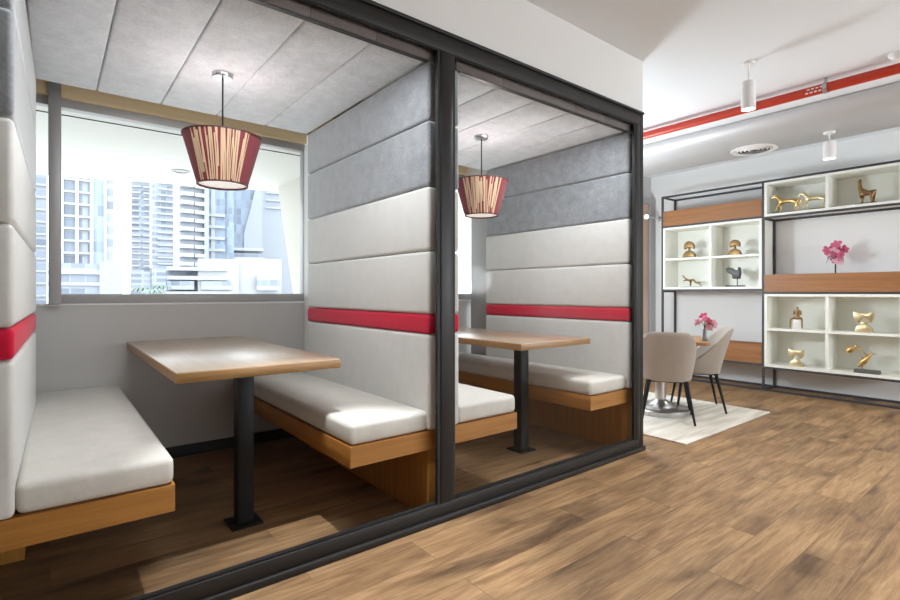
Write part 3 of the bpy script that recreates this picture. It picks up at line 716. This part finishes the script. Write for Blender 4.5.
# cylinder downlights
def downlight(x, y, ztop, z1, z0, r, label, cam=True, watt=35):
    t = empty('pendant_downlight', (x, y, ztop), 0, label, 'downlight', 'white cylinder downlights')
    MB().lathe([(0, -.018), (r * .85, -.018), (r * .95, -.001), (0, -.001)], n=28, cap0=False, cap1=False).build('ceiling_plate', M['lampwhite'], t, True)
    MB().tube([(0, 0, -.01), (0, 0, z1 - ztop + .002)], .006, 10).build('stem_rod', M['lampwhite'], t, True)
    MB().lathe([(r - .006, z0 - ztop + .012), (r - .004, z0 - ztop), (r, z0 - ztop), (r, z1 - ztop - .004), (r - .004, z1 - ztop), (0, z1 - ztop)], n=36, cap0=False, cap1=False).build('cylinder_body', M['lampwhite'], t, True)
    MB().lathe([(0, z0 - ztop + .008), (r - .005, z0 - ztop + .008), (r - .005, z0 - ztop + .014), (0, z0 - ztop + .014)], n=28, cap0=False, cap1=False).build('lens', M['led'], t)
    L = bpy.data.lights.new('spot', 'SPOT'); L.energy = watt; L.spot_size = math.radians(95); L.spot_blend = .6; L.color = (1, .92, .80); L.shadow_soft_size = .04
    lo = bpy.data.objects.new('spot', L); COL.objects.link(lo); lo.parent = t; lo.location = (0, 0, z0 - ztop + .003)
    return t
downlight(3.86, 1.47, ZC, 2.593, 2.395, .046, 'white cylinder downlight glowing in front of the red pipe')
downlight(5.49, 1.42, 2.55, 2.462, 2.307, .050, 'white cylinder downlight hanging below the grey duct', watt=30)
# unseen corridor spots: booth ones follow floor shadows, the wide set is added fill
def unseen_spot(x, y, w, deg, soft, blend=.5):
    L = bpy.data.lights.new('unseen_spot', 'SPOT'); L.energy = w; L.spot_size = math.radians(deg); L.spot_blend = blend; L.color = (.97, .985, 1.0); L.shadow_soft_size = soft
    lo = bpy.data.objects.new('unseen_spot', L); COL.objects.link(lo); lo.location = (x, y, ZC - .03)
unseen_spot(.84, 1.72, 175, 38, .02, .5)
unseen_spot(2.3, 1.30, 45, 70, .03)
for x, y in ((-1.6, .0), (1.3, -.8), (3.6, -.5), (5.4, -.3)): unseen_spot(x, y, 75, 105, .06, .8)
# unseen point lights added as fill, behind the viewpoint and in the lounge
for x, y, z, w in ((5.2, -2.0, 1.3, 120), (4.2, 3.35, 1.5, 75)):
    L = bpy.data.lights.new('fill_point', 'POINT'); L.energy = w; L.color = (.84, .93, 1.0); L.shadow_soft_size = .22
    lo = bpy.data.objects.new('fill_point', L); COL.objects.link(lo); lo.location = (x, y, z)
# wall arm lamp near the corner
t = empty('wall_arm_lamp', (XW, 3.655, 2.13), 0, 'small glowing wall lamp on a thin arm in the far corner beside the shelving', 'wall lamp')
MB().box((-.012, -.03, -.03), (0, .03, .03), .003).build('wall_plate', M['chrome'], t, True)
MB().tube([(-.01, 0, 0), (-.32, .015, 0)], .011, 10).build('arm', M['chrome'], t, True)
MB().ell((-.34, .017, 0), (.028, .028, .028), 14).build('bulb', M['led'], t, True)

# ------------------------------------------------------------------ outside: balcony and city
struct(box('exterior_balcony', (-6, 3.97, -.25), (7.5, 7.6, -.02), M['concrete']))
mb = MB(); mb.prism([(-6.0, 3.97), (7.5, 3.97), (7.5, 6.33), (2.6, 6.33), (-6.0, 8.97)], 'z', 2.40, 2.75); struct(mb.build('exterior_soffit', M['soffit']))
s2 = MB(); s2.prism([(-6, 4.688), (2.19, 4.60), (2.19, 4.607), (-6, 4.695)], 'z', 2.394, 2.402); struct(s2.build('trim_6', M['skirt']))
mb = MB(); mb.prism([(3.97, -.02), (5.25, -.02), (6.15, 2.40), (3.97, 2.40)], 'x', 2.19, 2.45); struct(mb.build('exterior_wall', M['concrete']))
dl = empty('recessed_downlight', (1.09, 5.98, 2.40), 0, 'round recessed downlight in the white balcony soffit outside the window', 'downlight')
MB().lathe([(.065, -.012), (.09, -.008), (.092, 0), (.065, 0), (.065, -.012)], n=36, cap0=False, cap1=False).build('rim', M['alu'], dl, True)
MB().lathe([(0, -.003), (.066, -.003), (.066, 0), (0, 0)], n=28, cap0=False, cap1=False).build('lens', M['duct'], dl)

HA = math.atan2(400, 503.2)
def site(u, D):
    """a spot in the city: bearing of picture column u, D metres along the view axis"""
    q = (u - 450) / 503.2; D = D / math.hypot(1, q); r = q * D
    return (D * math.sin(HA) + r * math.cos(HA), D * math.cos(HA) - r * math.sin(HA))
F = {}  # facade colours kept pale and low in contrast, standing in for haze
wh = (.50, .53, .57)
F['grid'] = facade('grid_facade', (.36, .375, .40), (.22, .245, .295), 5.5, 3.3, .78, .62)
F['blue'] = facade('blue_glass', (.29, .335, .40), (.25, .30, .375), 1.6, 3.3, .9, .9)
F['band'] = facade('banded_glass', (.37, .385, .42), (.25, .275, .325), 3.0, 3.5, .92, .62)
F['fine'] = facade('fine_facade', (.38, .395, .43), (.265, .29, .345), 7.0, 3.6, .82, .58)
F['white'] = plaster('white_render', (.42, .425, .435))
F['pale'] = plaster('pale_grey_render', (.335, .35, .375))
F['dim'] = facade('sail_glass', (.265, .29, .34), (.225, .26, .32), 2.0, 4.0, .94, .94)
GZ = -14
def tower(label, u0, u1, D, top, yaw, parts, depth=10, m='grid', name='apartment_tower'):
    """parts: list of (name, x0 share, x1 share, front offset, z0, z1, material)"""
    x0, y0 = site(u0, D); x1, y1 = site(u1, D); w = math.hypot(x1 - x0, y1 - y0)
    t = empty(name, ((x0 + x1) / 2, (y0 + y1) / 2, GZ), math.atan2(y1 - y0, x1 - x0) + yaw, label, 'building', 'towers beyond the window')
    for nm, a, b, f, z0, z1, mm in parts:
        MB().box((-w / 2 + a * w, -f, z0 - GZ), (-w / 2 + b * w, depth, z1 - GZ)).build(nm, F[mm], t)
    return t, w
def balconies(t, w, a, b, f, z0, step, n, m='white', h=1.1, wob=0.0, name='balcony'):
    for i in range(n):
        q = math.sin(i * .55) * wob
        MB().box((-w / 2 + a * w - q, -f, z0 - GZ + i * step), (-w / 2 + b * w + q, -.01, z0 - GZ + i * step + h), .05).build(name, F[m], t)
# left tower
t, w = tower('pale apartment tower with glass bay, just right of the window mullion', 60, 114, 170, 62, 0,
     [('window_wall', 0, .56, 0, GZ, 62, 'grid'), ('glass_bay', .56, .80, .6, 8, 62, 'blue'), ('corner_fin', .80, .86, 1.0, GZ, 62, 'white'), ('side_wall', .86, 1.0, .4, GZ, 60, 'band')])
balconies(t, w, .0, .56, .9, -1.6, 3.3, 16, h=.5, name='floor_band'); 
for q in (0, .27, .54): MB().box((-w / 2 + q * w, -1.0, 0), (-w / 2 + q * w + .8, -.01, 62 - GZ)).build('pilaster', F['white'], t)
t, w = tower('low white podium block with ribbon windows below the leftmost tower', 48, 122, 150, 9, 0, [('block', 0, .68, 0, GZ, 8.2, 'band'), ('end_wall', .68, 1, .8, GZ, 8.6, 'pale')], name='podium_building')
balconies(t, w, 0, .68, 1.0, .2, 2.7, 3, h=.7, name='floor_band')
t, w = tower('pale tower showing left of the window mullion', 20, 47, 190, 70, 0, [('window_wall', 0, 1, 0, GZ, 70, 'fine')])
balconies(t, w, 0, 1, .9, 0, 3.6, 13, h=.6, name='floor_band')
# twin towers
t, w = tower('wavy balconied tower, left of the twin pair in mid-distance', 131, 151, 380, 130, 0, [('window_wall', 0, 1, 0, GZ, 130, 'fine'), ('arcade', -.05, 1.1, 1.5, GZ, 16, 'fine')])
balconies(t, w, .0, .45, 2.0, 18, 3.9, 20, h=1.0, wob=.5); balconies(t, w, .62, 1.0, 2.0, 18, 3.9, 20, h=1.0, wob=.6)
t, w = tower('blue-grey banded tower, right of the twin pair in mid-distance', 152, 181, 345, 130, .15, [('window_wall', 0, 1, 0, GZ, 130, 'band'), ('arcade', 0, 1, 1.5, GZ, 16, 'fine')])
balconies(t, w, .18, .9, 1.2, 18, 3.7, 20, h=.9)
# white stacked-balcony tower
t, w = tower('white tower of deep stacked balconies directly below the near lamp', 179, 207, 230, 90, .25, [('window_wall', 0, 1, 0, GZ, 90, 'fine'), ('corner_fin', .86, 1.02, 2.4, GZ, 90, 'pale')])
balconies(t, w, 0, .45, 3.4, 12, 3.5, 14, h=1.5); balconies(t, w, .50, .86, 2.6, 12, 3.5, 14, h=1.5)
t, w = tower('glass tower with white floor ledges behind the podium', 207, 234, 240, 95, 0, [('window_wall', 0, 1, 0, GZ, 95, 'blue'), ('ribbon', .15, .3, .6, GZ, 95, 'white'), ('shaft', .72, .8, .6, GZ, 95, 'dim')])
balconies(t, w, .02, .66, 1.4, 14, 5.0, 5, h=1.2, name='ledge')
# sail tower
x0, y0 = site(228, 262)
t, w = tower('grey-blue glass tower with sloping white crown, beside the tilted balcony wall', 229, 262, 262, 96, 0, [('glass_body', 0, 1.0, 0, GZ, 70, 'dim'), ('lower_block', -.6, 1.05, 3, GZ, 20, 'band')])
mb = MB(); mb.prism([(-w * .05, 30 - GZ), (w * .16, 42 - GZ), (w * .42, 62 - GZ), (w * .5, 62 - GZ), (w * .5, 18 - GZ), (-w * .05, 18 - GZ)], 'y', -1.2, -.01); mb.build('white_sail', F['pale'], t)
balconies(t, w, -.6, 1.05, 4.4, 8, 4.4, 4, h=1.3, name='ledge')
t, w = tower('plain pale tower at the right end of the skyline', 262, 300, 285, 90, 0, [('wall', 0, 1, 0, GZ, 90, 'pale')])
balconies(t, w, .1, .5, 1.0, 46, 4.0, 4, h=.8, name='ledge')
# podium of terraces
t, w = tower('long low white podium with window ribbons in front of the towers', 166, 279, 190, 13, 0, [('block', 0, .55, 0, GZ, 8.5, 'band'), ('upper_block', .27, .62, 4, GZ, 12.5, 'white'), ('right_block', .60, 1.02, 1.5, GZ, 13.0, 'white'), ('terrace', -.02, .58, 5.0, GZ, 1.6, 'white')], name='podium_building')
balconies(t, w, .02, .52, 5.2, 5.4, 3.0, 2, h=1.2, name='ledge')
for a, b, z0, z1 in ((.30, .56, 2.2, 5.0), (.64 + .14, .99, 2.0, 7.0), (.02, .24, 2.2, 5.0)): MB().box((-w / 2 + a * w, -5.05, z0 - GZ), (-w / 2 + b * w, -1.0, z1 - GZ)).build('window', F['band'], t)
# palms
M['palm'] = mat('palm_green', (.14, .19, .16), .7); M['trunk'] = mat('palm_trunk', (.32, .30, .27), .8)
for i, (u, D, h) in enumerate(((143, 140, 15.6), (153, 128, 15.0), (161, 146, 16.2))):
    x, y = site(u, D)
    t = empty('palm_tree', (x, y, GZ), i * 1.1, ('palm tree outside, leftmost of the three', 'palm tree outside, middle one of the three', 'palm tree outside, nearest the white podium')[i], 'palm tree', 'palms in front of the towers')
    MB().tube([(0, 0, 0), (.1, 0, h * .5), (0, 0, h)], [.25, .2, .16], 8).build('trunk', M['trunk'], t, True)
    mb = MB()
    for k in range(13):
        a = 2 * math.pi * k / 13; L = 2.6; pts = [(math.cos(a) * L * s, math.sin(a) * L * s, h + 1.1 * math.sin(s * 2.6) - s * s * .9) for s in (0, .3, .6, .85, 1)]
        mb.tube(pts, [.1, .34, .38, .26, .04], 6, flat=.2)
    mb.build('fronds', M['palm'], t, True)
struct(box('exterior_ground', (-500, 8, GZ - 1), (700, 900, GZ), F['pale']))

# ------------------------------------------------------------------ sky, sun
w = bpy.data.worlds.new('sky'); S.world = w; w.use_nodes = True
bg = w.node_tree.nodes['Background']; bg.inputs[0].default_value = (.93, .97, 1.0, 1); bg.inputs[1].default_value = 3.4
sun = bpy.data.lights.new('sun', 'SUN'); sun.energy = 4.5; sun.angle = math.radians(.6); sun.color = (1, .97, .93)
so = bpy.data.objects.new('sun', sun); COL.objects.link(so); so.rotation_euler = Vector((.35, -.80, -1.25)).to_track_quat('-Z', 'Y').to_euler()

# ------------------------------------------------------------------ camera
cam = bpy.data.cameras.new('camera'); co = bpy.data.objects.new('camera', cam); COL.objects.link(co)
co.location = (0, 0, H); co.rotation_euler = (math.pi / 2, 0, -HA)
cam.sensor_width = 36; cam.lens = 503.2 * 36 / 900; cam.shift_y = -7 / 900; cam.clip_start = .05; cam.clip_end = 2000
S.camera = co
S.view_settings.view_transform = 'Standard'; S.view_settings.look = 'None'; S.view_settings.gamma = 1; S.view_settings.exposure = 0.45
S.view_settings.use_curve_mapping = False
try:
    S.cycles.use_denoising = True; S.cycles.max_bounces = 10; S.cycles.diffuse_bounces = 6; S.cycles.transparent_max_bounces = 16; S.cycles.caustics_reflective = False; S.cycles.sample_clamp_indirect = 6
except Exception: pass
